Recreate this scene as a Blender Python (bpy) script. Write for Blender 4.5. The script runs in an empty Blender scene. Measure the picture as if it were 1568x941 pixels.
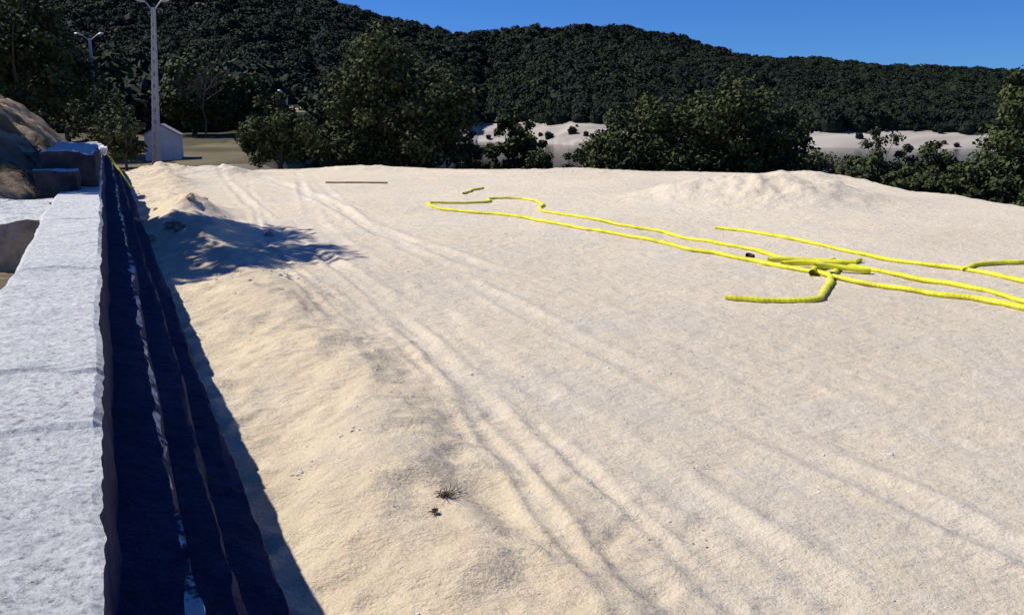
import bpy, math, random
import numpy as np
from mathutils import Vector
random.seed(4); R=np.random.default_rng(7)
S=bpy.context.scene
S.view_settings.view_transform='Standard'; S.view_settings.look='None'
S.view_settings.exposure=0; S.view_settings.gamma=1

# ------------------------------------------------------------ noise helpers
def _h(ix,iy,s):
    n=(ix.astype(np.int64)*374761393+iy.astype(np.int64)*668265263+s*1442695041)&0xffffffff
    n=((n^(n>>13))*1274126177)&0xffffffff
    return ((n^(n>>16))&0xffff)/65535.0
def vn(x,y,s=0):
    ix=np.floor(x);iy=np.floor(y);fx=x-ix;fy=y-iy
    fx=fx*fx*(3-2*fx);fy=fy*fy*(3-2*fy)
    a=_h(ix,iy,s);b=_h(ix+1,iy,s);c=_h(ix,iy+1,s);d=_h(ix+1,iy+1,s)
    return (a*(1-fx)+b*fx)*(1-fy)+(c*(1-fx)+d*fx)*fy
def fbm(x,y,o=4,s=0):
    r=0;a=.5;t=0
    for i in range(o):
        r=r+a*vn(x*2**i+i*17.3,y*2**i-i*9.1,s+i);t+=a;a*=.55
    return r/t-.5
def ss(x):
    x=np.clip(x,0,1);return x*x*(3-2*x)
def dimples(X,Y,cell,rad,prob,s):
    """scuffs and footprints: one jittered oval hollow per cell"""
    z=np.zeros_like(X);cx=np.floor(X/cell);cy=np.floor(Y/cell)
    for i in (-1,0,1):
        for j in (-1,0,1):
            a=cx+i;b=cy+j
            px=(a+.15+.7*_h(a,b,s))*cell;py=(b+.15+.7*_h(a,b,s+1))*cell
            on=_h(a,b,s+2)<prob;an=_h(a,b,s+3)*6.28;r=rad*(.6+.8*_h(a,b,s+4))
            dx=X-px;dy=Y-py;c=np.cos(an);q=np.sin(an)
            u=(dx*c+dy*q)/(r*1.7);v=(-dx*q+dy*c)/r
            e=u*u+v*v
            z+=np.where(on,-np.exp(-e*2.2)+.45*np.exp(-(np.sqrt(e)-1.25)**2*9),0)
    return z

# ------------------------------------------------------------ wall frame
CA,SA=.905,.426
def UT(X,Y): return CA*X+SA*Y, -SA*X+CA*Y
def W(u,t): return CA*u-SA*t, SA*u+CA*t

def smooth_path(P,step=.25):
    P=np.array(P,float);out=[]
    Q=np.vstack([2*P[0]-P[1],P,2*P[-1]-P[-2]])
    for i in range(1,len(Q)-2):
        n=max(2,int(np.linalg.norm(Q[i+1]-Q[i])/step))
        for k in range(n):
            t=k/n
            out.append(.5*((2*Q[i])+(-Q[i-1]+Q[i+1])*t+(2*Q[i-1]-5*Q[i]+4*Q[i+1]-Q[i+2])*t*t+(-Q[i-1]+3*Q[i]-3*Q[i+1]+Q[i+2])*t**3))
    out.append(Q[-2]);return np.array(out)
def pdist(X,Y,P):
    d=np.full(X.shape,1e9)
    for a,b in zip(P[:-1],P[1:]):
        v=b-a;L=max(v@v,1e-9)
        k=np.clip(((X-a[0])*v[0]+(Y-a[1])*v[1])/L,0,1)
        d=np.minimum(d,np.hypot(X-a[0]-k*v[0],Y-a[1]-k*v[1]))
    return d
TR=[([(-16.1,46.6),(-7.6,25.8),(-4.84,19.8),(-2.6,14.8),(-1.28,11.2),(-.46,8.97),(.09,7.13),(.48,5.98),(.77,5.13),(.99,4.67),(1.5,2.5),(1.8,-1)],.15,1.05),
 ([(-14.5,47),(-6.7,22.5),(-4.6,17.2),(-2.19,12.35),(-.94,9.45),(-.14,7.29),(.23,5.98),(.43,5.31),(.59,4.67),(.9,2.5),(1.2,-1)],.08,.75),
 ([(-12.5,42.6),(-7,31),(-4.05,23.5),(-2.2,19.8),(0,16)],.22,1.0),
 ([(-11,44),(-6.03,25.8),(-3,17.5),(-.79,11.9),(.74,7.78),(1.77,5.58),(2.07,4.67),(2.6,2)],.17,.8),
 ([(-10,43),(-4.6,25),(-1.6,17.5),(.4,12.3),(2.1,8.4),(3.3,6),(4.1,4.2)],.16,.5),
 ([(-13.2,41),(-6.9,25),(-4.3,18.6),(-2.3,13.9),(-.85,10.5),(.2,8),(.85,6.2),(1.35,4.7)],.07,.6),
 ([(-9.3,30),(-5.9,20.5),(-3.9,15),(-2.2,11.2),(-1.3,8.6)],.09,.6)]
TR=[(smooth_path(p,.7),w,a) for p,w,a in TR]

CRX=[-900,-600,-367,-272,-228,-181,-144,-106,-78,-40,-11,17,31,55,84,103,132,151,200,258,320,378,490,700,1000]
CRZ=[122,122,118,110,103,95,85,76.8,69.5,62.5,62.5,65.5,63.5,66,66,63,56,50.4,43.4,40,39.7,36,29,26,24]
def edge_d(X,Y):
    Ye=np.interp(X,[-60,-19.5,-10.6,0,9.4,13,16,18],[44.5,44.9,48.6,47.7,46.4,44.5,40,38])
    Xe=np.interp(Y,[0,15,20,28.6,35,60],[30,24,20,17.2,16.4,16.2])
    return np.maximum(Y-Ye,X-Xe)
def near_detail(X,Y):
    u,t=UT(X,Y)
    m=ss((4.0-u+.6*fbm(X/2,Y/2,2,2))/1.6)
    z=.10*fbm(X/5,Y/5,3,1)+(.05+.13*m)*fbm(X/1.1,Y/1.1,3,5)
    cl=fbm(X/.30+.8*fbm(X,Y,2,6),Y/.30,4,9)
    z+=(.028+.070*m)*cl
    z+=.12*np.maximum(0,fbm(X/1.3+4,Y/1.0,3,31)-.08)*(.25+m*1.8)
    z+=.34*np.exp(-((u-2.1-.3*fbm(t/3,t*0,2,8))/.7)**2)*(.8+1.4*fbm(t/2.0,u/1.2,3,33))*ss((u-.75)/.4)*(1-ss((t-30)/10))
    sel=(Y<50)&(X>-22)&(X<24)&(Y>-2)
    xs=X[sel];ys=Y[sel];zz=np.zeros_like(xs);tt=np.zeros_like(xs)
    ms=m[sel]
    zz+=dimples(xs,ys,.55,.10,.55,300)*(.011+.022*ms)
    zz+=dimples(xs+.3,ys+.1,.95,.17,.4,320)*(.011+.028*ms)
    us,ts_=UT(xs,ys)
    zz+=.030*fbm(us/.28+.5*np.sin(ts_/7),ts_/5.5,3,150)*ss((us-2.6)/.8)*(1-ss((us-7.5)/3))
    for k,(P,w,a) in enumerate(TR):
        d=pdist(xs,ys,P)+.11*fbm(xs/.9,ys/.9,3,77+k)
        br=np.clip(.50+2.2*fbm(xs/2.2,ys/2.2,3,3+k),.08,1.1)
        zz+=a*(-.034*np.exp(-(d/w)**4)+.044*np.exp(-((d-w*1.55)/(w*.55))**2))*br
        tt=np.maximum(tt,a*br*np.exp(-(d/(w*1.7))**2))
    tm=np.zeros_like(X)
    z[sel]+=zz;tm[sel]=tt
    for (cx,cy,rx,ry,h,rot,nn) in [(8.4,29.4,3.6,2.3,.66,-.35,.7),(10.6,30.3,3.0,2.2,.50,0,.5),(6.2,30.8,2.4,1.7,.30,0,.5),(-17.5,42.8,1.9,2.2,.6,0,1),(-14.6,43.4,1.6,2,.45,.3,1),(-9.4,23.6,1.4,3,.38,0,.8),(-7.2,21,.9,2.2,.22,0,.8),
                              (-15.2,38,1.2,3.4,.3,.4,.8),(13.5,40.5,3,2,.4,0,.8),(3,45,5,1.5,.25,0,.8),(-8,46.5,4,1.5,.3,0,.8)]:
        c,s_=math.cos(rot),math.sin(rot)
        a=((X-cx)*c+(Y-cy)*s_)/rx;b=(-(X-cx)*s_+(Y-cy)*c)/ry
        rr=np.sqrt(a*a+b*b)
        z+=h*np.exp(-rr**2*1.3)*(1+nn*fbm(X/.6,Y/.6,4,12))
    return z,tm,m
def terrain(X,Y,full=False):
    X=np.asarray(X,float);Y=np.asarray(Y,float)
    u,t=UT(X,Y)
    d=edge_d(X,Y)+1.2*fbm(X/2.5,Y/2.5,3,40)
    dd=np.maximum(d,0)
    w=ss((-10-.14*np.maximum(Y-60,0)-X+3*fbm(X/20,Y/20,2,46)*ss((Y-70)/20))/(9+.05*np.maximum(Y-60,0)))
    zl=np.clip(.04*(Y-58),0,6)+.5*fbm(X/9,Y/9,3,44)*ss((Y-47)/10)
    drop=np.maximum(-.38*dd+.02*np.minimum(dd,2)+.5*fbm(X/4,Y/4,3,55)*ss(dd/5),-14)
    zn=w*zl*(ss((Y-46)/8))+(1-w)*drop
    Ysh=np.interp(X,[-300,-200,-130,-70,-18,0,30,190,400,900],[170,190,230,330,455,445,400,359,330,300])+14*fbm(X/30,Y/60,2,60)
    bt=np.interp(X,[-20,0,40,75,110,200],[-2,-1.0,-1.0,-4,-4.6,-4.8])+2.2*fbm(X/25,Y*0,3,61)
    wid=(bt+11)/.22
    zf=np.where(Y<Ysh,-14.,np.minimum(-11+.22*(Y-Ysh),bt))
    cr=np.interp(X,CRX,CRZ)-6.5
    s=np.clip((Y-(Ysh+wid))/(650-Ysh-wid),0,1)
    hill=bt+(cr-bt)*(s**1.15)+ (14*fbm(X/60,Y/60,4,70))*np.sin(np.pi*np.clip(s,0,1))
    zf=np.where(Y>Ysh+wid,np.maximum(hill,bt),zf)
    zf=np.where(Y>650,cr-.12*(Y-650),zf)
    z=np.maximum(zn,zf)
    low=.9*ss((-u-.9)/.2)
    tj=t+2.5*fbm(u/1.2,t/3,3,26)
    ft=ss((tj-17)/4)*(1-ss((tj-38)/16))
    rmp=np.clip((-u-.95)/3.3,0,1)
    bank=low+ft*(.45*ss((-u-.95)/.35)+2.9*rmp**.85+(1.1*fbm(X/1.3,Y/1.3,5,20)+.55*fbm(X/.45,Y/.45,4,24))*ss((-u-1.0)/.7))+.25*fbm(X/.6,Y/.6,3,21)*ss((-u-1)/.4)
    bank=bank*(1-ss((t-46)/8))
    onl=(u<-.9)&(t<54)
    z=np.where(onl,bank,z)
    nd,tm,m=near_detail(X,Y)
    k=np.clip(1-np.maximum(d-1,0)/4,0,1)*np.where(onl,0,1)*(Y<70)
    z=z+nd*k
    if full: return z,d,tm,m,wid,onl,u,t,Ysh,bt
    return z
def tz(x,y): return float(terrain(np.array([x]),np.array([y]))[0])

# ------------------------------------------------------------ material helpers
def mat(name,rough=.9):
    m=bpy.data.materials.new(name);m.use_nodes=True
    b=m.node_tree.nodes['Principled BSDF'];b.inputs['Roughness'].default_value=rough
    b.inputs['Specular IOR Level'].default_value=.2
    return m,m.node_tree,b
def N(nt,t,**k):
    n=nt.nodes.new(t)
    for a,v in k.items():
        if a in n.inputs: n.inputs[a].default_value=v
        else: setattr(n,a,v)
    return n
def noise(nt,scale,detail=4,rough=.6,vec=None):
    n=N(nt,'ShaderNodeTexNoise');n.inputs['Scale'].default_value=scale;n.inputs['Detail'].default_value=detail;n.inputs['Roughness'].default_value=rough
    if vec: nt.links.new(vec,n.inputs['Vector'])
    return n.outputs['Fac']
def ramp(nt,src,stops):
    r=N(nt,'ShaderNodeValToRGB');nt.links.new(src,r.inputs[0])
    e=r.color_ramp.elements
    while len(e)<len(stops): e.new(.5)
    for i,(p,c) in enumerate(stops):
        e[i].position=p;e[i].color=(*c,1) if len(c)==3 else c
    return r.outputs[0]
def mix(nt,a,b,f,mode='MIX'):
    m=N(nt,'ShaderNodeMix');m.data_type='RGBA';m.blend_type=mode
    for s,i in ((f,0),(a,6),(b,7)):
        if hasattr(s,'links'): nt.links.new(s,m.inputs[i])
        elif isinstance(s,(int,float)): m.inputs[i].default_value=s
        else: m.inputs[i].default_value=(*s,1)
    return m.outputs[2]
def bump(nt,b,src,strength,dist,prev=None):
    n=N(nt,'ShaderNodeBump');n.inputs['Strength'].default_value=strength;n.inputs['Distance'].default_value=dist
    nt.links.new(src,n.inputs['Height'])
    if prev: nt.links.new(prev,n.inputs['Normal'])
    nt.links.new(n.outputs[0],b.inputs['Normal']);return n.outputs[0]
def pos(nt): return N(nt,'ShaderNodeNewGeometry').outputs['Position']

def mesh_obj(name,V,Fq,mats,smooth=False,midx=None,parent=None):
    V=np.asarray(V,np.float32).reshape(-1,3);Fq=np.asarray(Fq,np.int32)
    k=Fq.shape[1];me=bpy.data.meshes.new(name)
    me.vertices.add(len(V));me.vertices.foreach_set('co',V.ravel())
    me.loops.add(Fq.size);me.loops.foreach_set('vertex_index',Fq.ravel())
    me.polygons.add(len(Fq));me.polygons.foreach_set('loop_start',np.arange(0,Fq.size,k,dtype=np.int32))
    me.polygons.foreach_set('loop_total',np.full(len(Fq),k,np.int32))
    for m in mats: me.materials.append(m)
    if midx is not None: me.polygons.foreach_set('material_index',np.asarray(midx,np.int32))
    me.polygons.foreach_set('use_smooth',np.full(len(Fq),smooth))
    me.update(calc_edges=True)
    o=bpy.data.objects.new(name,me);S.collection.objects.link(o)
    if parent: o.parent=parent
    return o

# ------------------------------------------------------------ ground
def axis(segs):
    out=[segs[0][0]]
    for a,b,n0,n1 in segs:
        L=b-a
        n=max(1,int(round(2*L/(n0+n1))))
        st=np.linspace(n0,n1,n);st=st*L/st.sum()
        out+=list(a+np.cumsum(st))
    return np.array(out)
xs=axis([(-1400,-420,60,15),(-420,-60,15,1.5),(-60,-20,1.5,.15),(-20,-6,.11,.07),(-6,6,.045,.045),(6,20,.07,.15),(20,60,.2,2),(60,450,2,15),(450,1400,15,60)])
ys=axis([(-60,-2,6,.5),(-2,3,.2,.06),(3,12,.04,.06),(12,30,.07,.14),(30,50,.14,.2),(50,110,.25,2.5),(110,680,2.5,8),(680,1500,8,60)])
gx,gy=np.meshgrid(xs,ys);X=gx.ravel();Y=gy.ravel()
Z,d,tm,msk,wid,onl,u,t,Ysh,bt=terrain(X,Y,True)
nx,ny=len(xs),len(ys)
i=np.arange(nx-1)[None,:]+nx*np.arange(ny-1)[:,None]
Fc=np.stack([i,i+1,i+1+nx,i+nx],-1).reshape(-1,4)
def c3(a): return np.array(a)[None,:]
n1=fbm(X/3.5,Y/3.5,4,80)[:,None];n2=fbm(X/14,Y/14,3,81)[:,None];n3=fbm(X/.5,Y/.5,4,82)[:,None];n4=fbm(X/1.2,Y/1.2,4,83)[:,None]
left=msk[:,None]
sand=c3([.815,.700,.535])*(1-left)+c3([.82,.680,.485])*left
sand=sand*(1+.15*n1+.10*n2+.17*n3*(.5+left))
cool=ss((n4-.04)/.18)
sand=sand*(1-cool*.6)+sand*c3([.92,.95,1.02])*cool*.6
sand=sand*(1+.08*tm[:,None]*c3([.6,.8,1.3]))
grass=c3([.05,.06,.025])*(1+.9*n1)+c3([.05,.04,.01])*np.clip(n2*2,0,1)
col=np.where((d>.25)[:,None],grass,sand)
mead=(X<-14)&(Y>46)&(Y<120)
md_=c3([.19,.155,.09])*(1+.8*n1);sg=ss((n2+.6*n1-.02)/.12);md_=md_*(1-.7*sg)+c3([.05,.055,.025])*.7*sg
col=np.where(mead[:,None],md_,col)
path=(np.abs(X+17.2-.12*(Y-50))<1.3)&(Y>46)&(Y<72)
col=np.where(path[:,None],c3([.36,.29,.21])*(1+.3*n1),col)
dn=fbm(X/.9,Y/.9+Z/.5,5,90)[:,None]
dirt=c3([.38,.27,.175])*(1+1.6*dn)+c3([.14,.13,.11])*np.clip(fbm(X/.4,Y/.4+Z/.3,3,95)[:,None]*3,0,1)
scr=ss((fbm(X/1.1,Y/1.1,4,97)[:,None]-.04)/.08)
dirt=dirt*(1-.75*scr)+c3([.09,.085,.045])*.75*scr
col=np.where((onl&(Y<52))[:,None],dirt,col)
far=Y>110
fg=c3([.030,.042,.018])*(1+.8*n2)
col=np.where(far[:,None],fg,col)
CL=[(-41,165,9,28),(-100,330,14,16),(-130,470,14,14),(-190,560,26,14),(60,560,16,8),(150,520,22,8),(-20,590,12,7),(300,560,40,10)]
clear=np.zeros(len(X),bool)
for (a_,b_,p_,q_) in CL: clear|=np.hypot((X-a_)/p_,(Y-b_)/q_)<1+.6*n2[:,0]
col=np.where(clear[:,None],c3([.36,.29,.165])*(1+.6*n1),col)
beach=(Y>Ysh-20)&(Y<Ysh+wid+3)&(X>-60)
bn=fbm(X/14,Y/4,4,91)[:,None]
bc=c3([.44,.39,.335])*(1+1.1*bn)
col=np.where(beach[:,None],bc,col)
col=np.clip(col,.01,.86)
smat,nt,b=mat('sandy_ground',.95)
at=N(nt,'ShaderNodeAttribute');at.attribute_name='base'
P=pos(nt)
f=noise(nt,3.2,8,.7,P);g2=noise(nt,30,6,.75,P);g3=noise(nt,.6,4,.6,P)
r1=ramp(nt,f,[(.3,(.90,.885,.865)),(.6,(1.0,1.0,1.0))])
r2=ramp(nt,g2,[(.30,(.68,.66,.64)),(.45,(1,1,1)),(.8,(1.,1.,1.))])
r3=ramp(nt,g3,[(.35,(.95,.96,.98)),(.65,(1.0,.99,.97))])
c=mix(nt,at.outputs['Color'],r1,1.,'MULTIPLY');c=mix(nt,c,r2,1.,'MULTIPLY');c=mix(nt,c,r3,1.,'MULTIPLY')
nt.links.new(c,b.inputs['Base Color'])
mp=N(nt,'ShaderNodeMapping');nt.links.new(P,mp.inputs[0]);mp.inputs['Scale'].default_value=(1,1.7,1);mp.inputs['Rotation'].default_value=(0,0,.3)
q=bump(nt,b,noise(nt,4.5,7,.68,mp.outputs[0]),.85,.11)
bump(nt,b,noise(nt,42,4,.7,P),.7,.012,q)
ground=mesh_obj('ground',np.stack([X,Y,Z],1),Fc,[smat],True)
ca=ground.data.attributes.new('base','FLOAT_COLOR','POINT')
ca.data.foreach_set('color',np.concatenate([col,np.ones((len(col),1))],1).astype(np.float32).ravel())

# ------------------------------------------------------------ lake
wm,nt,b=mat('lake_water',.12)
b.inputs['Base Color'].default_value=(.012,.02,.025,1);b.inputs['Specular IOR Level'].default_value=.5
bump(nt,b,noise(nt,.8,4,.6,pos(nt)),.3,.2)
mesh_obj('lake_water',[(-1300,60,-11),(1300,60,-11),(1300,640,-11),(-1300,640,-11)],[(0,1,2,3)],[wm])

# ------------------------------------------------------------ stone wall
pale,nt,b=mat('granite_pale',.9)
P=pos(nt)
a1=noise(nt,24,9,.88,P);a2=noise(nt,1.6,5,.6,P);a3=noise(nt,8,5,.7,P)
c=mix(nt,ramp(nt,a1,[(.36,(.12,.12,.135)),(.44,(.58,.58,.58)),(.54,(.88,.87,.84))]),ramp(nt,a2,[(.3,(.86,.87,.88)),(.7,(1.0,.995,.98))]),1.,'MULTIPLY')
c=mix(nt,c,ramp(nt,a3,[(.35,(.82,.82,.83)),(.6,(1.0,1.0,.99))]),1.,'MULTIPLY')
nt.links.new(c,b.inputs['Base Color'])
q=bump(nt,b,a3,.8,.05);bump(nt,b,a1,.9,.015,q)
navy,nt,b=mat('shade_toned_stone',.9)  # navy colour paints the shade of the stepped face into the stone
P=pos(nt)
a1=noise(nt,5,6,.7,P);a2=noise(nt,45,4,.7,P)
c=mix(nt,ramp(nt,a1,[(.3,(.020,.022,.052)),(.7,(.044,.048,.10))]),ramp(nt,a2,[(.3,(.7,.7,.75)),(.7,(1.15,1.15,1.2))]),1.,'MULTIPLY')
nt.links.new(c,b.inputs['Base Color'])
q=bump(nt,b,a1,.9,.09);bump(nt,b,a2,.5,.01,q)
edge,nt,b=mat('painted_sun_edge',.9)  # pale noise patches paint slivers of sunlight along the upper ledge
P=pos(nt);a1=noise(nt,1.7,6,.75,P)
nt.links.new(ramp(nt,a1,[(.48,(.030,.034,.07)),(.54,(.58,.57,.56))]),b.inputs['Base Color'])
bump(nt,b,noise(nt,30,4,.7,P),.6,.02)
gstone,nt,b=mat('dark_block_side',.9)  # dark mottled sides of the raised blocks, tops stay pale
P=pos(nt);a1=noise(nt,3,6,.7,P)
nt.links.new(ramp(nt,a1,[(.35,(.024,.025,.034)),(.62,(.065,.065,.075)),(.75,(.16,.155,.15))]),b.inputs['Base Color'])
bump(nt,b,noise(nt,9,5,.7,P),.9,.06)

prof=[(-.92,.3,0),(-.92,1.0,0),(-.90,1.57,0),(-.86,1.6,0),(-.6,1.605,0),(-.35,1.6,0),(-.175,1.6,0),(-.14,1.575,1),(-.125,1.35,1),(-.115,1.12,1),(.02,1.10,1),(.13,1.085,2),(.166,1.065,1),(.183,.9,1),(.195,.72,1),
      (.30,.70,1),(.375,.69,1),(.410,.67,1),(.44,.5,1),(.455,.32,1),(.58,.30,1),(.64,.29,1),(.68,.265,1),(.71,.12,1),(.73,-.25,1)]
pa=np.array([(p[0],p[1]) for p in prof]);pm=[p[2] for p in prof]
ts=axis([(-4,1,.3,.05),(1,14,.035,.06),(14,47,.07,.2)])
T2=np.repeat(ts,len(prof));I2=np.tile(np.arange(len(prof)),len(ts))
uu=pa[I2,0];vv=pa[I2,1]
course=np.array([0,0,0,0,0,0,0,1,1,1,1,1,2,2,2,2,2,3,3,3,3,3,4,4,4])[I2]
wob=.09*fbm(T2/1.6,course*7.3,3,101)+.05*fbm(T2/.22,course*5.1+I2*.5,3,102)
uu=uu+np.where((I2>7)&(I2<24),wob,0)
uu=uu+np.where((I2>5)&(I2<=7),.06*fbm(T2/.9,T2*0,3,108)+.022*fbm(T2/.10,T2*0,3,109),0)
uu=uu+np.where(I2<=4,.10*fbm(T2/.8,course*1.0+9,3,107)*(I2<4),0)
vv=vv+np.where((I2>2)&(I2<24),.045*fbm(T2/.9,I2*.3+40,3,103)+.025*fbm(T2/.15,I2*.9,3,104),0)
bl=np.floor((T2+course*.77)/2.1)
vv=vv+np.where((I2>1)&(I2<24),.035*(_h(bl,course.astype(float),5)-.5),0)
uu=uu+np.where((I2>8)&(I2<24),.03*(_h(bl,course.astype(float),6)-.5),0)
for jt in (2.3,5.15,8.9,13.1):
    g=np.exp(-((T2-jt-.08*np.sin(uu*9))/.03)**2)
    vv=vv-g*.035*(I2>2)*(I2<8)
xw,yw=W(uu,T2)
n=len(prof);i=np.arange(n-1)[None,:]+n*np.arange(len(ts)-1)[:,None]
Fw=np.stack([i,i+n,i+1+n,i+1],-1).reshape(-1,4)
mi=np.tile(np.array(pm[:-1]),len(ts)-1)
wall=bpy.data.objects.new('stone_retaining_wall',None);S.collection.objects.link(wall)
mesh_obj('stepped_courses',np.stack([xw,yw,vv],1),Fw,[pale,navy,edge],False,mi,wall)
def rbox(name,u0,u1,t0,t1,v0,v1,mats,parent,seg=.12,amp=.03,topmat=0,sidemat=0,seed=0):
    V=[];Fs=[];M=[];base=0
    def face(o,a,b,m):
        nonlocal base
        o=np.array(o);a=np.array(a);b=np.array(b)
        na=max(2,int(np.linalg.norm(a)/seg));nb=max(2,int(np.linalg.norm(b)/seg))
        A,B=np.meshgrid(np.linspace(0,1,na+1),np.linspace(0,1,nb+1))
        p=o[None]+A.ravel()[:,None]*a[None]+B.ravel()[:,None]*b[None]
        V.append(p);i=np.arange(na)[None,:]+(na+1)*np.arange(nb)[:,None]
        f=np.stack([i,i+1,i+2+na,i+1+na],-1).reshape(-1,4)+base
        Fs.append(f);M.extend([m]*len(f));base+=len(p)
    du,dt,dv=u1-u0,t1-t0,v1-v0
    face((u0,t0,v1),(du,0,0),(0,dt,0),topmat)
    face((u0,t0,v0),(du,0,0),(0,0,dv),sidemat)
    face((u1,t1,v0),(-du,0,0),(0,0,dv),sidemat)
    face((u0,t1,v0),(0,-dt,0),(0,0,dv),sidemat)
    face((u1,t0,v0),(0,dt,0),(0,0,dv),sidemat)
    p=np.vstack(V);p0=p.copy()
    for k in range(3):
        a=p0[:,(k+1)%3]/.35+p0[:,(k+2)%3]*2.1+seed;b_=p0[:,(k+2)%3]/.3-p0[:,k]/.5
        p[:,k]+=amp*2*fbm(a+k*7,b_,3,110+k)
    x,y=W(p[:,0],p[:,1])
    return mesh_obj(name,np.stack([x,y,p[:,2]],1),np.vstack(Fs),mats,False,M,parent)
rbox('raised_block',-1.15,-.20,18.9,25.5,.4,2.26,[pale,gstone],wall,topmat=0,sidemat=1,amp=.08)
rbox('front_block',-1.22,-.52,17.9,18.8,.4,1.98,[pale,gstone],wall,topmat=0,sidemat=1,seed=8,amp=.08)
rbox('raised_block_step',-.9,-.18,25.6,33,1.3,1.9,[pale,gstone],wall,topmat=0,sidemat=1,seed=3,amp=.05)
brown,nt,b=mat('stained_concrete',.95)
P=pos(nt);a1=noise(nt,4,6,.7,P)
nt.links.new(ramp(nt,a1,[(.3,(.20,.15,.11)),(.6,(.42,.35,.27)),(.8,(.55,.5,.42))]),b.inputs['Base Color'])
bump(nt,b,noise(nt,12,5,.7,P),.7,.04)
dark,nt,b=mat('void_shade',1);b.inputs['Base Color'].default_value=(.02,.017,.015,1)  # near-black colour stands for the shade inside the culvert opening
rbox('buttress_pier',-1.75,-.93,13.4,17.2,.4,1.55,[pale,brown],wall,topmat=0,sidemat=1,seed=5,amp=.08)
rbox('buttress_lintel',-2.9,-1.76,13.45,17.2,1.36,1.54,[pale,brown],wall,topmat=0,sidemat=1,seed=15,amp=.06)
rbox('buttress_end',-3.6,-2.91,13.4,17.2,.4,1.55,[pale,brown],wall,topmat=0,sidemat=1,seed=25)
rbox('culvert_shade_panel',-2.88,-1.77,15.6,16.2,.4,1.3,[dark],wall,amp=.005)

# ------------------------------------------------------------ tubes
def tube(name,pts,rad,mats,parent=None,sides=8,smooth=True,flat=1.0):
    P=np.asarray(pts,float);n=len(P);rad=np.broadcast_to(np.asarray(rad,float),(n,))
    Tn=np.gradient(P,axis=0);Tn/=np.linalg.norm(Tn,axis=1)[:,None]+1e-9
    ref=np.array([0,0,1.]) if abs(Tn[:,2]).mean()<.8 else np.array([1.,0,0])
    A=np.cross(Tn,ref);A/=np.linalg.norm(A,axis=1)[:,None]+1e-9
    B=np.cross(A,Tn)
    an=np.linspace(0,2*np.pi,sides,endpoint=False)
    V=P[:,None]+rad[:,None,None]*(np.cos(an)[None,:,None]*A[:,None]+flat*np.sin(an)[None,:,None]*B[:,None])
    V=V.reshape(-1,3)
    i=np.arange(n-1)[:,None]*sides;j=np.arange(sides)[None,:];k=(j+1)%sides
    Fq=np.stack([i+j,i+k,i+k+sides,i+j+sides],-1).reshape(-1,4)
    if name is None: return V,Fq
    return mesh_obj(name,V,Fq,mats,smooth,None,parent)

yel,nt,b=mat('yellow_plastic',.5)
P=pos(nt)
c=ramp(nt,noise(nt,2.5,6,.75,P),[(.3,(.55,.52,.05)),(.55,(.80,.77,.05)),(.75,(.84,.80,.16))])
nt.links.new(c,b.inputs['Base Color'])
blk,nt,b=mat('black_rubber',.6);b.inputs['Base Color'].default_value=(.015,.015,.015,1)
def pipe(pts,r=.062,seed=0,name='yellow_drainage_pipe'):
    q=smooth_path([(a,b_) for a,b_ in pts],.02)
    L=np.concatenate([[0],np.cumsum(np.linalg.norm(np.diff(q,axis=0),axis=1))])
    sw=np.stack([fbm(L/1.1,L*0+seed,4,130),fbm(L/1.1,L*0+seed+5,4,131)],1)*.20
    q=q+sw
    z=terrain(q[:,0],q[:,1])
    k=np.ones(31)/31;zp=np.convolve(np.pad(z,15,mode='edge'),k,'valid')
    z=zp+r*.62+.04*np.maximum(0,fbm(L/.9,L*0+seed,2,133))
    rad=r*(1+.025*np.sign(np.sin(L*2*np.pi/.08))+.40*fbm(L/.5,L*0+seed+3,2,134))
    return tube(name,np.column_stack([q,z]),rad,[yel],sides=10,smooth=False,flat=.75)
p1=[(-2.79,29.29),(-1.0,29.73),(-.77,31.0),(.38,30.9),(1.0,29.07),(.95,27.06),(2.23,24.98),(3.15,23.18),(3.76,22.51),(4.45,20.81),(4.89,19.94),(5.46,18.96),(5.68,17.97),(6.32,17.4),(6.76,16.78),(7.49,15.54),(8.02,14.69),(8.41,13.62),(8.75,12.95),(9.3,11.8),(10,10.6)]
p2=[(-2.85,29.0),(-2.5,28.0),(-1.31,26.6),(-.08,25.8),(1.38,23.46),(2.01,22.38),(3.41,20.37),(4.19,18.86),(4.94,17.81),(5.5,16.93),(5.92,16.07),(6.41,14.98),(7.18,14.13),(7.73,13.72),(8.07,13.04),(8.42,12.43),(9,11.3),(9.6,10.2)]
p3=[(5.52,22.9),(6.1,22.2),(6.71,20.8),(7.22,19.55),(7.46,18.59),(8.25,17.16),(8.89,16.35),(9.25,15.05),(9.58,14.24),(10.3,13),(11,11.8)]
pb=[(8.8,16.3),(9.3,16.9),(9.77,17.05),(10.5,17.16),(11.6,17.4),(13,17.8)]
py_=[(3.61,13.9),(4.17,13.75),(4.8,13.72),(5.08,13.85),(5.35,14.4),(5.66,15.0),(6.15,16.0),(6.6,16.8),(7.2,17.5)]
ps=[(-1.85,32.7),(-1.75,33.3),(-1.62,34),(-1.3,34.6),(-1.2,35.0)]
for k,(pp,r) in enumerate([(p1,.058),(p2,.062),(p3,.058),(pb,.056),(py_,.060),(ps,.055)]): pipe(pp,r,k*3.1)
man=bpy.data.objects.new('pipe_manifold',None);S.collection.objects.link(man)
zz=tz(6.2,16.3)
def seg(name,a,b_,r,m,par,n=10):
    a=np.array(a);b_=np.array(b_);l=np.linspace(0,1,n)[:,None]
    pts=a+(b_-a)*l;pts[:,1]+=.10*np.sin(l[:,0]*5)
    return tube(name,pts,r,[m],par,10,True)
seg('branch_1',(5.3,17.35,zz+.08),(6.9,16.9,zz+.11),.06,yel,man)
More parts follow.
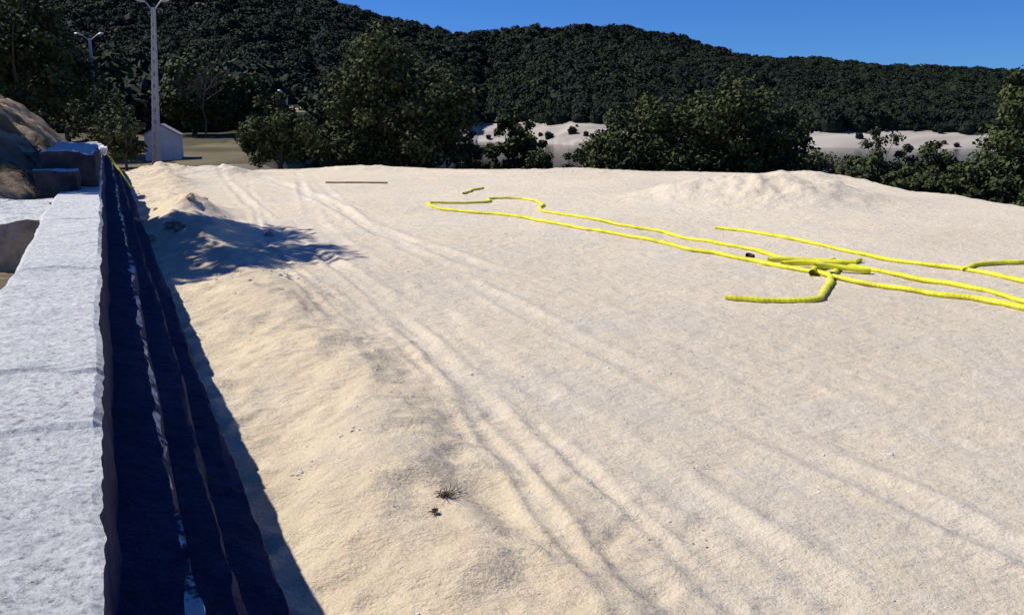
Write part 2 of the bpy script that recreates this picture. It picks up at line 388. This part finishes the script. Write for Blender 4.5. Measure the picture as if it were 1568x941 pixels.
seg('branch_2',(5.45,16.9,zz+.07),(6.6,16.75,zz+.14),.06,yel,man)
seg('branch_3',(5.75,16.0,zz+.05),(6.55,17.2,zz+.11),.07,yel,man)
seg('branch_4',(5.9,16.3,zz+.14),(6.9,16.2,zz+.07),.055,yel,man)
seg('rubber_sleeve',(5.04,17.94,tz(5.1,17.9)+.09),(5.13,17.9,tz(5.1,17.9)+.09),.05,blk,man)
seg('rubber_sleeve_2',(6.05,15.75,zz+.04),(6.10,15.84,zz+.04),.06,blk,man)

wd,nt,b=mat('weathered_wood',.85);nt.links.new(ramp(nt,noise(nt,6,4,.6,pos(nt)),[(.3,(.16,.09,.07)),(.7,(.32,.20,.15))]),b.inputs['Base Color'])
l=np.linspace(0,1,24);zl_=terrain(-8.3+2.8*l,38.1-.3*l);zl_=np.interp(l,[0,.3,.35,1],[zl_[0],zl_[7],zl_[8],zl_[-1]])
tube('wooden_plank',np.column_stack([-8.3+2.8*l,38.1-.3*l,zl_+.04]),.035,[wd],None,4,False)

# ------------------------------------------------------------ vegetation
bark,nt,b=mat('bark',.95);nt.links.new(ramp(nt,noise(nt,7,5,.7,pos(nt)),[(.3,(.05,.04,.03)),(.7,(.17,.14,.11))]),b.inputs['Base Color'])
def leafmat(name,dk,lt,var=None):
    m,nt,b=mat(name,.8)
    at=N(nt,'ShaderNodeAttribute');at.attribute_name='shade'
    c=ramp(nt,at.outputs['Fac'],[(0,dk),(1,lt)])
    if var:
        P=pos(nt)
        v1=ramp(nt,noise(nt,var[0],5,.65,P),[(.36,(.40,.48,.52)),(.50,(.80,.85,.80)),(.62,(1.25,1.10,.75))])
        v2=ramp(nt,noise(nt,var[1],3,.6,P),[(.35,(.50,.55,.6)),(.65,(1.1,1.05,1))])
        c=mix(nt,c,v1,1.,'MULTIPLY');c=mix(nt,c,v2,1.,'MULTIPLY')
    nt.links.new(c,b.inputs['Base Color'])
    return m
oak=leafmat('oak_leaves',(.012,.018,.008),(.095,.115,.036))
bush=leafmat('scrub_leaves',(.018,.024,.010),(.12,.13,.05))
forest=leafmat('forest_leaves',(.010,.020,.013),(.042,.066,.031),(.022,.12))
def leaves(C,rc,per,size,rng,flat=.75):
    n=len(C)*per
    ci=np.repeat(np.arange(len(C)),per)
    v=rng.normal(size=(n,3));v/=np.linalg.norm(v,axis=1)[:,None]
    rr=rng.random(n)**.45
    p=C[ci]+v*(rr*rc[ci])[:,None]*np.array([1,1,flat])
    a=rng.normal(size=(n,3));a/=np.linalg.norm(a,axis=1)[:,None]
    nn=v*.7+np.array([0,0,.5])+rng.normal(size=(n,3))*.55;nn/=np.linalg.norm(nn,axis=1)[:,None]
    a=np.cross(nn,a);a/=np.linalg.norm(a,axis=1)[:,None]+1e-9
    b_=np.cross(nn,a)
    s=size*(.6+.8*rng.random(n))[:,None]
    V=np.stack([p-a*s,p+b_*s*.6,p+a*s,p-b_*s*.6],1).reshape(-1,3)
    Fq=np.arange(n*4).reshape(-1,4)
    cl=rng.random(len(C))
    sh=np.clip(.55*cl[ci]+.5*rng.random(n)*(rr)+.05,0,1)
    return V,Fq,sh
def tree(name,x,y,ztop,rx,crown_bot=None,nc=60,per=170,leaf=.13,lm=oak,seed=1,lobes=None,base=None,sparse=False,trunk_r=.18,ry=None):
    rng=np.random.default_rng(seed)
    zb=tz(x,y) if base is None else base
    if crown_bot is None: crown_bot=zb+.3
    ry=ry or rx
    if lobes is None: lobes=[(0,0,.5,1,1)]
    C=[];rc=[]
    Hc=ztop-crown_bot
    for k in range(nc):
        L=lobes[k%len(lobes)]
        v=rng.normal(size=3);v/=np.linalg.norm(v);r=rng.random()**.4
        cz=crown_bot+Hc*L[2];hz=min(Hc*L[4]*.5,ztop-cz)*.88
        C.append(np.array([x+L[0]*rx+v[0]*r*rx*L[3]*.82,y+L[1]*ry+v[1]*r*ry*L[3]*.82,cz+v[2]*r*hz]))
        rc.append(rx*(.16+.16*rng.random())*(.7+.3*L[3]))
    C=np.array(C);rc=np.array(rc)
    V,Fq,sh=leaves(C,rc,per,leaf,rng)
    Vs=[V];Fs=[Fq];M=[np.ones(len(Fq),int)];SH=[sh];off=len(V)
    def add(pts,rad,sd=6):
        nonlocal off
        v,f=tube(None,pts,rad,None,sides=sd);Vs.append(v);Fs.append(f+off);M.append(np.zeros(len(f),int));SH.append(np.zeros(len(f)));off+=len(v)
    top=np.array([x,y,crown_bot+Hc*.6]);b0=np.array([x,y,zb-.2])
    l=np.linspace(0,1,9)[:,None]
    tr=b0+(top-b0)*l+np.column_stack([.12*rx*np.sin(l[:,0]*4+seed)*l[:,0],.1*rx*np.cos(l[:,0]*3)*l[:,0],0*l[:,0]])
    add(tr,trunk_r*(1-.75*l[:,0])+.02,8)
    for k in rng.choice(len(C),min(len(C),16 if not sparse else len(C)),replace=False):
        s0=tr[rng.integers(2,8)];e=C[k];m=(s0+e)/2+rng.normal(size=3)*.1*rx
        l=np.linspace(0,1,6)[:,None]
        add((1-l)**2*s0+2*l*(1-l)*m+l*l*e,trunk_r*.35*(1-.8*l[:,0])+.006,5)
    o=mesh_obj(name,np.vstack(Vs),np.vstack(Fs),[bark,lm],False,np.concatenate(M))
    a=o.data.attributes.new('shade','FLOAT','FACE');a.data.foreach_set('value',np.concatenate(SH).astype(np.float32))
    return o
big=[(-.25,0,.62,.62,.75),(.3,0,.55,.72,.75),(-.2,0,.80,.42,.40),(.35,.1,.3,.65,.6),(-.4,0,.3,.62,.55),(.1,-.2,.4,.8,.7),(.45,0,.45,.6,.8),(-.45,0,.5,.6,.7)]
tree('oak_tree',-7.1,54,8.1,4.9,-1.6,nc=210,per=160,leaf=.14,seed=3,lobes=big,trunk_r=.3)
tree('oak_tree',-13.6,50.5,4.5,2.7,-.2,nc=80,per=130,leaf=.115,seed=5,lobes=[(-.1,0,.62,.7,.75),(.35,0,.4,.65,.7),(-.4,0,.35,.6,.65)],trunk_r=.16)
tree('oak_tree',-11.6,58,2.7,2.1,-.8,nc=60,per=120,leaf=.13,seed=6,trunk_r=.14)
tree('oak_tree',.3,60,3.9,2.4,-4,nc=80,per=120,leaf=.14,seed=7,lobes=[(-.1,0,.72,.6,.6),(.4,0,.5,.6,.7),(-.5,0,.4,.6,.7)],trunk_r=.16)
tree('oak_tree',8.9,53,4.5,4.2,-2.6,nc=140,per=130,leaf=.135,seed=9,lobes=[(.1,0,.68,.7,.6),(-.5,0,.5,.6,.7),(.5,0,.5,.6,.8),(0,0,.35,.9,.6)],trunk_r=.22)
tree('oak_tree',13.8,52,5.5,4.5,-2.6,nc=160,per=140,leaf=.135,seed=11,lobes=[(-.1,0,.7,.68,.6),(.45,0,.5,.6,.7),(-.5,0,.5,.6,.8),(0,0,.35,.9,.6)],trunk_r=.25)
tree('oak_tree',22.0,36.5,5.7,2.8,-2.6,nc=100,per=150,leaf=.11,seed=13,lobes=[(0,0,.75,.6,.5),(.1,0,.5,.8,.6),(-.2,0,.3,.85,.6)],trunk_r=.2)
tree('oak_tree',-33.5,60,11.8,4.2,2.5,nc=90,per=110,leaf=.18,seed=15,trunk_r=.25)
tree('oak_tree',-30.0,82,8.8,4.2,1.2,nc=80,per=110,leaf=.19,seed=17,trunk_r=.25)
tree('oak_tree',-26.8,86,7.6,3.4,.8,nc=80,per=110,leaf=.19,seed=19,trunk_r=.25)
tree('oak_tree',-38,74,9.5,4.2,2,nc=80,per=110,leaf=.18,seed=21,trunk_r=.25)
tree('oak_tree',-12.4,68,3.6,2.4,-1.0,nc=60,per=110,leaf=.15,seed=24,trunk_r=.2)
for k,(x,y,zt,r) in enumerate([(-20.9,46.6,3.3,1.4),(-26.2,56,5.0,2.6),(-29.5,52,3.6,2.4),(-22.9,49.3,2.5,1.3),(5.6,56,2.4,1.8),(-2.8,56,2.6,1.5),(-10.4,52,1.8,1.5),(-2.6,62,1.6,1.9),(4.4,58,1.2,1.6),(1.6,56,.9,1.6),(-24.6,35.5,4.4,1.0),(-20.4,31.2,4.3,.7),(-21,92,3.6,3.0),(-17.0,88,3.0,2.6),(-27.5,98,4.6,3.2)]):
    tree('bush',x,y,zt,r,nc=36,per=110,leaf=.10 if k<12 else .17,lm=bush if k in (0,3,7,10,11) else oak,seed=30+k,trunk_r=.07)
for k,(x,y,zt,r) in enumerate([(18.0,48.5,1.5,2.0),(19.9,46,3.0,1.7),(21.9,45,1.9,1.7),(22.0,41,1.2,1.8),(24.5,43,1.8,2.0),(20.3,38.5,.8,1.6),(20.8,33.5,.3,1.4),(18.2,45,.6,1.7),(16.4,50,1.5,1.8),(20.2,42.5,.8,1.7),(23.5,48,1.5,2.4),(26,46,2.0,2.4),(19,53,1.2,2.2)]):
    tree('bush',x,y,zt,r,nc=38,per=110,leaf=.10,lm=bush if k%4==0 else oak,seed=50+k,sparse=True,trunk_r=.06)
tree('poplar_tree',-17.7,21.6,15.2,3.6,7.8,nc=120,per=120,leaf=.14,seed=61,trunk_r=.17,ry=4.6)
def bare(x,y,h,seed):
    rng=np.random.default_rng(seed);Vs=[];Fs=[];off=0
    def grow(p,dirv,L,r,depth):
        nonlocal off
        n=5;pts=[p];dv=dirv
        for k in range(n):
            dv=dv+rng.normal(size=3)*.12;dv/=np.linalg.norm(dv);pts.append(pts[-1]+dv*L/n)
        v,f=tube(None,np.array(pts),np.linspace(r,r*.5,n+1),None,sides=5);Vs.append(v);Fs.append(f+off);off+=len(v)
        if depth<4:
            for k in range(4 if depth else 6):
                q=pts[rng.integers(2,n+1)];nd=dv+rng.normal(size=3)*.55;nd[2]=abs(nd[2])*.8+.2;nd/=np.linalg.norm(nd)
                grow(q,nd,L*.62,r*.5,depth+1)
    grow(np.array([x,y,tz(x,y)]),np.array([0,0,1.]),h*.42,.08,0)
    return mesh_obj('bare_tree',np.vstack(Vs),np.vstack(Fs),[twig],True)
twig,nt,b=mat('grey_bark',.9);b.inputs['Base Color'].default_value=(.11,.095,.075,1)
bare(-27.6,78,10.4,3)

vc=bpy.data.collections.new('forest_tree_types')
for k in range(7):
    rng=np.random.default_rng(200+k)
    C=[];rc=[]
    tall=.75+.5*rng.random()
    for q in range(24):
        v=rng.normal(size=3);v/=np.linalg.norm(v);v[2]=abs(v[2])*1.0-.15
        C.append(v*np.array([.72,.72,.66*tall])*(.5+.55*rng.random())+np.array([0,0,.2]));rc.append(.2+.26*rng.random())
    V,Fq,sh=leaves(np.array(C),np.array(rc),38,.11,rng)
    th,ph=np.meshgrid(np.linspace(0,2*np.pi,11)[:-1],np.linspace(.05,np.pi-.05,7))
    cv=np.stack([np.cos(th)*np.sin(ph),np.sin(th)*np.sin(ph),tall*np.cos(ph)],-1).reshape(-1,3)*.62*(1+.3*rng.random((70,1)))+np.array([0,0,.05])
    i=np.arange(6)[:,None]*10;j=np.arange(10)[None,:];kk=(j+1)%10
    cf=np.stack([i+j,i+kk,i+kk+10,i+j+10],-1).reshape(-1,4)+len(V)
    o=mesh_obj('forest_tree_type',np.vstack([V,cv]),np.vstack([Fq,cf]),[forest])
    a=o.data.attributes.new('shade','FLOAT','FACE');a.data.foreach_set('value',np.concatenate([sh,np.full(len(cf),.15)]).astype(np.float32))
    S.collection.objects.unlink(o);vc.objects.link(o)
n=42000
fy=85+(700-85)*R.random(n)**.75;fx=(R.random(n)*2-1)*(fy*.72+25)
z_,d_,_,_m,wid_,onl_,u_,t_,Ysh_,bt_=terrain(fx,fy,True)
inland=fy>Ysh_+wid_+1
ok=(z_>-9)&(inland|((z_>-4.0)&(fx<-20-.06*(fy-85))))&(fy>88)
for (a_,b_,p_,q_) in CL: ok&=~(np.hypot((fx-a_)/(p_*.95),(fy-b_)/(q_*.95))<1.0)
ok&=~((fx>-60)&(fy<150)&(fx/fy>-.30))
strag=(~inland)&(z_>-10.5)&(fy>Ysh_)&(R.random(n)<.025)&(fx>-40)
big_=vn(fx/45,fy/45,500)
sc=(1.5+(2.2+3.4*big_)*R.random(n)**2.0)*(1+.0006*fy)
sc=np.where(strag,sc*.4,sc)
idx=np.where(ok|strag)[0]
pv=np.stack([fx[idx],fy[idx],z_[idx]+sc[idx]*.3],1).astype(np.float32)
pme=bpy.data.meshes.new('distant_forest');pme.vertices.add(len(pv));pme.vertices.foreach_set('co',pv.ravel())
a=pme.attributes.new('sc','FLOAT','POINT');a.data.foreach_set('value',sc[idx].astype(np.float32))
a=pme.attributes.new('ro','FLOAT_VECTOR','POINT')
rv=np.stack([R.normal(size=len(idx))*.15,R.normal(size=len(idx))*.15,R.random(len(idx))*6.28],1).astype(np.float32);a.data.foreach_set('vector',rv.ravel())
fo=bpy.data.objects.new('distant_forest',pme);S.collection.objects.link(fo)
ng=bpy.data.node_groups.new('scatter_forest','GeometryNodeTree')
ng.interface.new_socket('Geometry',in_out='INPUT',socket_type='NodeSocketGeometry')
ng.interface.new_socket('Geometry',in_out='OUTPUT',socket_type='NodeSocketGeometry')
gi=ng.nodes.new('NodeGroupInput');go=ng.nodes.new('NodeGroupOutput')
ci=ng.nodes.new('GeometryNodeCollectionInfo');ci.inputs['Collection'].default_value=vc;ci.inputs['Separate Children'].default_value=True;ci.inputs['Reset Children'].default_value=True
ip=ng.nodes.new('GeometryNodeInstanceOnPoints');ip.inputs['Pick Instance'].default_value=True
na=ng.nodes.new('GeometryNodeInputNamedAttribute');na.data_type='FLOAT';na.inputs['Name'].default_value='sc'
nr=ng.nodes.new('GeometryNodeInputNamedAttribute');nr.data_type='FLOAT_VECTOR';nr.inputs['Name'].default_value='ro'
lk=ng.links.new
lk(gi.outputs[0],ip.inputs['Points']);lk(ci.outputs[0],ip.inputs['Instance'])
lk(na.outputs[0],ip.inputs['Scale']);lk(nr.outputs[0],ip.inputs['Rotation']);lk(ip.outputs[0],go.inputs[0])
md=fo.modifiers.new('scatter','NODES');md.node_group=ng

# ------------------------------------------------------------ street lamps
conc,nt,b=mat('concrete_pole',.85);nt.links.new(ramp(nt,noise(nt,5,5,.7,pos(nt)),[(.3,(.42,.40,.36)),(.7,(.62,.60,.55))]),b.inputs['Base Color'])
metal,nt,b=mat('galvanised_steel',.45);b.inputs['Base Color'].default_value=(.45,.46,.48,1);b.inputs['Metallic'].default_value=.5
def bx(V,F_,c,s):
    o=len(V)
    for a in (-1,1):
        for b_ in (-1,1):
            for e in (-1,1): V.append((c[0]+a*s[0]/2,c[1]+b_*s[1]/2,c[2]+e*s[2]/2))
    for f in ((0,1,3,2),(4,6,7,5),(0,4,5,1),(2,3,7,6),(0,2,6,4),(1,5,7,3)): F_.append([o+k for k in f])
def street_lamp(x,y,zb,h,lean,wid,armup=1.0,armout=.9):
    e=bpy.data.objects.new('street_lamp',None);S.collection.objects.link(e)
    V=[];F_=[]
    nseg=26
    for k in range(nseg):
        a=k/nseg;wd_=wid*(1-.5*a);z=zb+h*a;dz=h/nseg;cx=x+lean*a
        for s in (-1,1): bx(V,F_,(cx+s*wd_*.36,y,z+dz/2),(wd_*.28,wd_*.8,dz*1.001))
        hw=.45 if k%2 else 1.0
        if k<3: hw=1
        bx(V,F_,(cx,y,z+dz*hw/2),(wd_*.46,wd_*.5,dz*hw))
    mesh_obj('pole',V,F_,[conc],False,None,e)
    tx,tzp=x+lean,zb+h
    tube('pole_head',[(tx,y,tzp-.3),(tx,y,tzp+.15)],.09,[metal],e)
    for s in (-1,1):
        l=np.linspace(0,1,10)
        pts=np.column_stack([tx+s*armout*l,y-0*l,tzp-.1+armup*(1-(1-l)**1.3)])
        tube('arm',pts,.04,[metal],e)
        q=np.linspace(0,1,8);pr=np.column_stack([tx+s*(armout-.05+.55*q),y+0*q,tzp-.1+armup+.10*q])
        tube('lamp_head',pr,.03+.09*np.sin(np.pi*np.clip(q*.85+.1,0,1)),[metal],e,10)
    return e
street_lamp(-21.0,50.8,tz(-21,50.8)-.1,8.85,.62,.42,.6,.5)
street_lamp(-35.9,75,tz(-35.9,75),9.0-tz(-35.9,75)+.1,.2,.36,.55,.75)
e=bpy.data.objects.new('utility_pole',None);S.collection.objects.link(e)
zb=tz(-47,90)
tube('pole',[(-47,90,zb),(-47,90,zb+4),(-46.9,90,9.8)],[.13,.11,.08],[conc],e)
tube('crossarm',[(-47.7,90,9.2),(-46.2,90,9.2)],.06,[wd],e)
for q in (-47.6,-47,-46.3): tube('insulator',[(q,90,9.25),(q,90,9.5)],.05,[conc],e)

# ------------------------------------------------------------ small buildings
whitew,nt,b=mat('white_render',.85);nt.links.new(ramp(nt,noise(nt,2,5,.7,pos(nt)),[(.3,(.60,.61,.62)),(.7,(.80,.80,.80))]),b.inputs['Base Color'])
roofm,nt,b=mat('roof_sheet',.7);nt.links.new(ramp(nt,noise(nt,3,5,.7,pos(nt)),[(.3,(.25,.24,.23)),(.7,(.42,.40,.38))]),b.inputs['Base Color'])
doorm,nt,b=mat('door_paint',.6);b.inputs['Base Color'].default_value=(.12,.13,.14,1)
def house(name,x,y,wx,wy,h,rh,rot,door=True,zb=None,rm=roofm,win=True):
    e=bpy.data.objects.new(name,None);S.collection.objects.link(e)
    zb=tz(x,y)-.15 if zb is None else zb
    a,b_=wx/2,wy/2
    V=[(-a,-b_,0),(a,-b_,0),(a,b_,0),(-a,b_,0),(-a,-b_,h),(a,-b_,h),(a,b_,h),(-a,b_,h)]
    mesh_obj('walls',V,[(0,1,5,4),(1,2,6,5),(2,3,7,6),(3,0,4,7)],[whitew],False,None,e)
    mesh_obj('gables',[(-a,-b_,h),(a,-b_,h),(0,-b_,h+rh),(-a,b_,h),(a,b_,h),(0,b_,h+rh)],[(0,1,2),(4,3,5)],[whitew],False,None,e)
    o=.12;k=rh/a
    V=[];F_=[]
    for s in (-1,1):
        n=len(V);V+=[(0,-b_-o,h+rh+.03),(0,b_+o,h+rh+.03),(s*(a+o),b_+o,h-o*k+.03),(s*(a+o),-b_-o,h-o*k+.03),(0,-b_-o,h+rh+.11),(0,b_+o,h+rh+.11),(s*(a+o),b_+o,h-o*k+.1),(s*(a+o),-b_-o,h-o*k+.1)]
        F_+=[[n+q for q in f] for f in ((0,1,2,3),(4,5,6,7),(0,3,7,4),(1,2,6,5),(2,3,7,6))]
    mesh_obj('roof',V,F_,[rm],False,None,e)
    V=[];F_=[]
    if door: bx(V,F_,(0,-b_-.02,1.0*min(1,h/2.2)),(.75,.05,1.9*min(1,h/2.2)))
    if win:
        bx(V,F_,(a+.01,0,h*.6),(.05,.6,.5))
    bx(V,F_,(-a-.01,0,h*.55),(.05,.6,.9))
    mesh_obj('door_and_windows',V,F_,[doorm],False,None,e)
    e.location=(x,y,zb);e.rotation_euler=(0,0,rot);return e
house('white_shed',-23.75,59,2.2,2.2,1.75,.65,math.radians(16),False,rm=roofm,win=False)
house('white_house',-42.5,152,3.6,6,2.4,.9,math.radians(60),zb=tz(-42.5,152)-.1,rm=whitew)
house('white_house',-51,100,6,5,2.6,1.0,math.radians(70),zb=tz(-51,100))
e=bpy.data.objects.new('yellow_strap',None);S.collection.objects.link(e)
for k,(uu0,t0) in enumerate([(-.1,36.5),(.1,38)]):
    l=np.linspace(0,1,16);x,y=W(uu0+.8*l,t0-.6*l+.2*np.sin(l*5+k));v=np.interp(uu0+.8*l,[-.2,-.1,.2,.45,.75],[1.66,1.6,1.15,.78,.1])
    tube('strap',np.column_stack([x,y,v+.06+.03*np.sin(l*9+k)]),.022,[yel],e,6)
rbox('plastic_bag',-.5,-.05,34.5,35.6,1.6,1.85,[whitew],e,amp=.16,seg=.08)

# ------------------------------------------------------------ small litter on the sand
stone,nt,b=mat('loose_stone',.9);nt.links.new(ramp(nt,noise(nt,9,5,.7,pos(nt)),[(.3,(.42,.41,.40)),(.7,(.80,.79,.78))]),b.inputs['Base Color'])
def rocks(name,cx,cy,spread,n,smin,smax,seed,m=stone):
    rng=np.random.default_rng(seed);Vs=[];Fs=[];off=0
    for k in range(n):
        x=cx+rng.normal()*spread;y=cy+rng.normal()*spread*1.3
        s=smin+(smax-smin)*rng.random()**2
        th,ph=np.meshgrid(np.linspace(0,2*np.pi,7)[:-1],np.linspace(.1,np.pi-.1,5))
        v=np.stack([np.cos(th)*np.sin(ph),np.sin(th)*np.sin(ph),np.cos(ph)],-1).reshape(-1,3)*(.65+.6*rng.random((30,1)))*np.array([1,.8,.5])*s
        a=rng.random()*6;v[:,:2]=v[:,:2]@np.array([[math.cos(a),-math.sin(a)],[math.sin(a),math.cos(a)]])
        v+=np.array([x,y,tz(x,y)+s*.15])
        i=np.arange(4)[:,None]*6;j=np.arange(6)[None,:];kk=(j+1)%6
        Vs.append(v);Fs.append(np.stack([i+j,i+kk,i+kk+6,i+j+6],-1).reshape(-1,4)+off);off+=30
    return mesh_obj(name,np.vstack(Vs),np.vstack(Fs),[m],False)
rocks('rubble',-1.79,6.6,.05,9,.012,.035,1)
rocks('rubble',-1.44,7.2,.06,7,.01,.03,2)
rocks('rubble',-5.2,15.4,.35,22,.02,.06,3)
rocks('rubble',-4.2,15.1,.25,10,.02,.05,4)
brick,nt,b=mat('reddish_stone',.9);b.inputs['Base Color'].default_value=(.30,.20,.14,1)
rocks('rubble',1.64,6.9,.06,7,.006,.016,5,brick)
rocks('rubble',1.25,5.5,.14,9,.005,.012,6,brick)
rocks('loose_pebbles',0,11,5.,260,.008,.03,8)
rocks('loose_pebbles',-1.2,6.5,.9,60,.005,.016,9)
rocks('bank_rocks',*W(-1.9,24),2.2,70,.04,.25,10,brown)
def weed(x,y,seed,n=26,s=.16):
    rng=np.random.default_rng(seed);Vs=[];Fs=[];off=0;z=tz(x,y)
    for k in range(n):
        a=rng.random()*6.28;l=np.linspace(0,1,6);r=s*(.4+.8*rng.random())
        el=.15+.9*rng.random()
        p=np.column_stack([x+np.cos(a+.6*l)*r*l,y+np.sin(a+.6*l)*r*l,z+.01+r*el*l-(r*.5)*l*l])
        v,f=tube(None,p,np.linspace(.004,.0015,6),None,sides=4);Vs.append(v);Fs.append(f+off);off+=len(v)
    rr,ff,sh=leaves(np.array([[x,y,z+.03]]),np.array([s*.35]),60,.012,rng)
    Vs.append(rr);Fs.append(ff+off)
    mesh_obj('dry_weed',np.vstack(Vs),np.vstack(Fs),[wm2],False)
wm2,nt,b=mat('dry_stem',.9);b.inputs['Base Color'].default_value=(.10,.075,.05,1)
weed(-.5,5.98,1);weed(-.56,5.7,2,8,.06)
rg=np.random.default_rng(77)
for k in range(14):
    uu_=-1.3-rg.random()*2.6;tt_=19+rg.random()*17;x,y=W(uu_,tt_);weed(x,y,80+k,30,.25+.3*rg.random())

# ------------------------------------------------------------ light
el=math.radians(48.8);az=Vector((-.968,.25,0)).normalized()
sv=Vector((az.x*math.cos(el),az.y*math.cos(el),math.sin(el)))
sl=bpy.data.lights.new('sun','SUN');sl.energy=5.0;sl.angle=math.radians(.5);sl.color=(1,.965,.89)
so=bpy.data.objects.new('sun',sl);S.collection.objects.link(so);so.rotation_euler=sv.to_track_quat('Z','Y').to_euler()
wd_=bpy.data.worlds.new('World');S.world=wd_;wd_.use_nodes=True;nt=wd_.node_tree
bg=nt.nodes['Background'];sk=nt.nodes.new('ShaderNodeTexSky');sk.sky_type='NISHITA';sk.sun_disc=False
sk.sun_elevation=el;sk.sun_rotation=math.radians(284.5);sk.air_density=1.0;sk.dust_density=.0;sk.ozone_density=4.;sk.altitude=1200
tint=nt.nodes.new('ShaderNodeMix');tint.data_type='RGBA';tint.blend_type='MULTIPLY';tint.inputs[0].default_value=1
tint.inputs[7].default_value=(.27,.58,1.15,1)
nt.links.new(sk.outputs[0],tint.inputs[6]);nt.links.new(tint.outputs[2],bg.inputs[0]);bg.inputs[1].default_value=.09

# ------------------------------------------------------------ camera
cd=bpy.data.cameras.new('camera');co=bpy.data.objects.new('camera',cd);S.collection.objects.link(co)
cd.sensor_width=36;cd.lens=1300/1568*36;cd.clip_end=5000;cd.clip_start=.05
co.location=(0,0,3);co.rotation_euler=(math.radians(90-12.8),0,0);S.camera=co
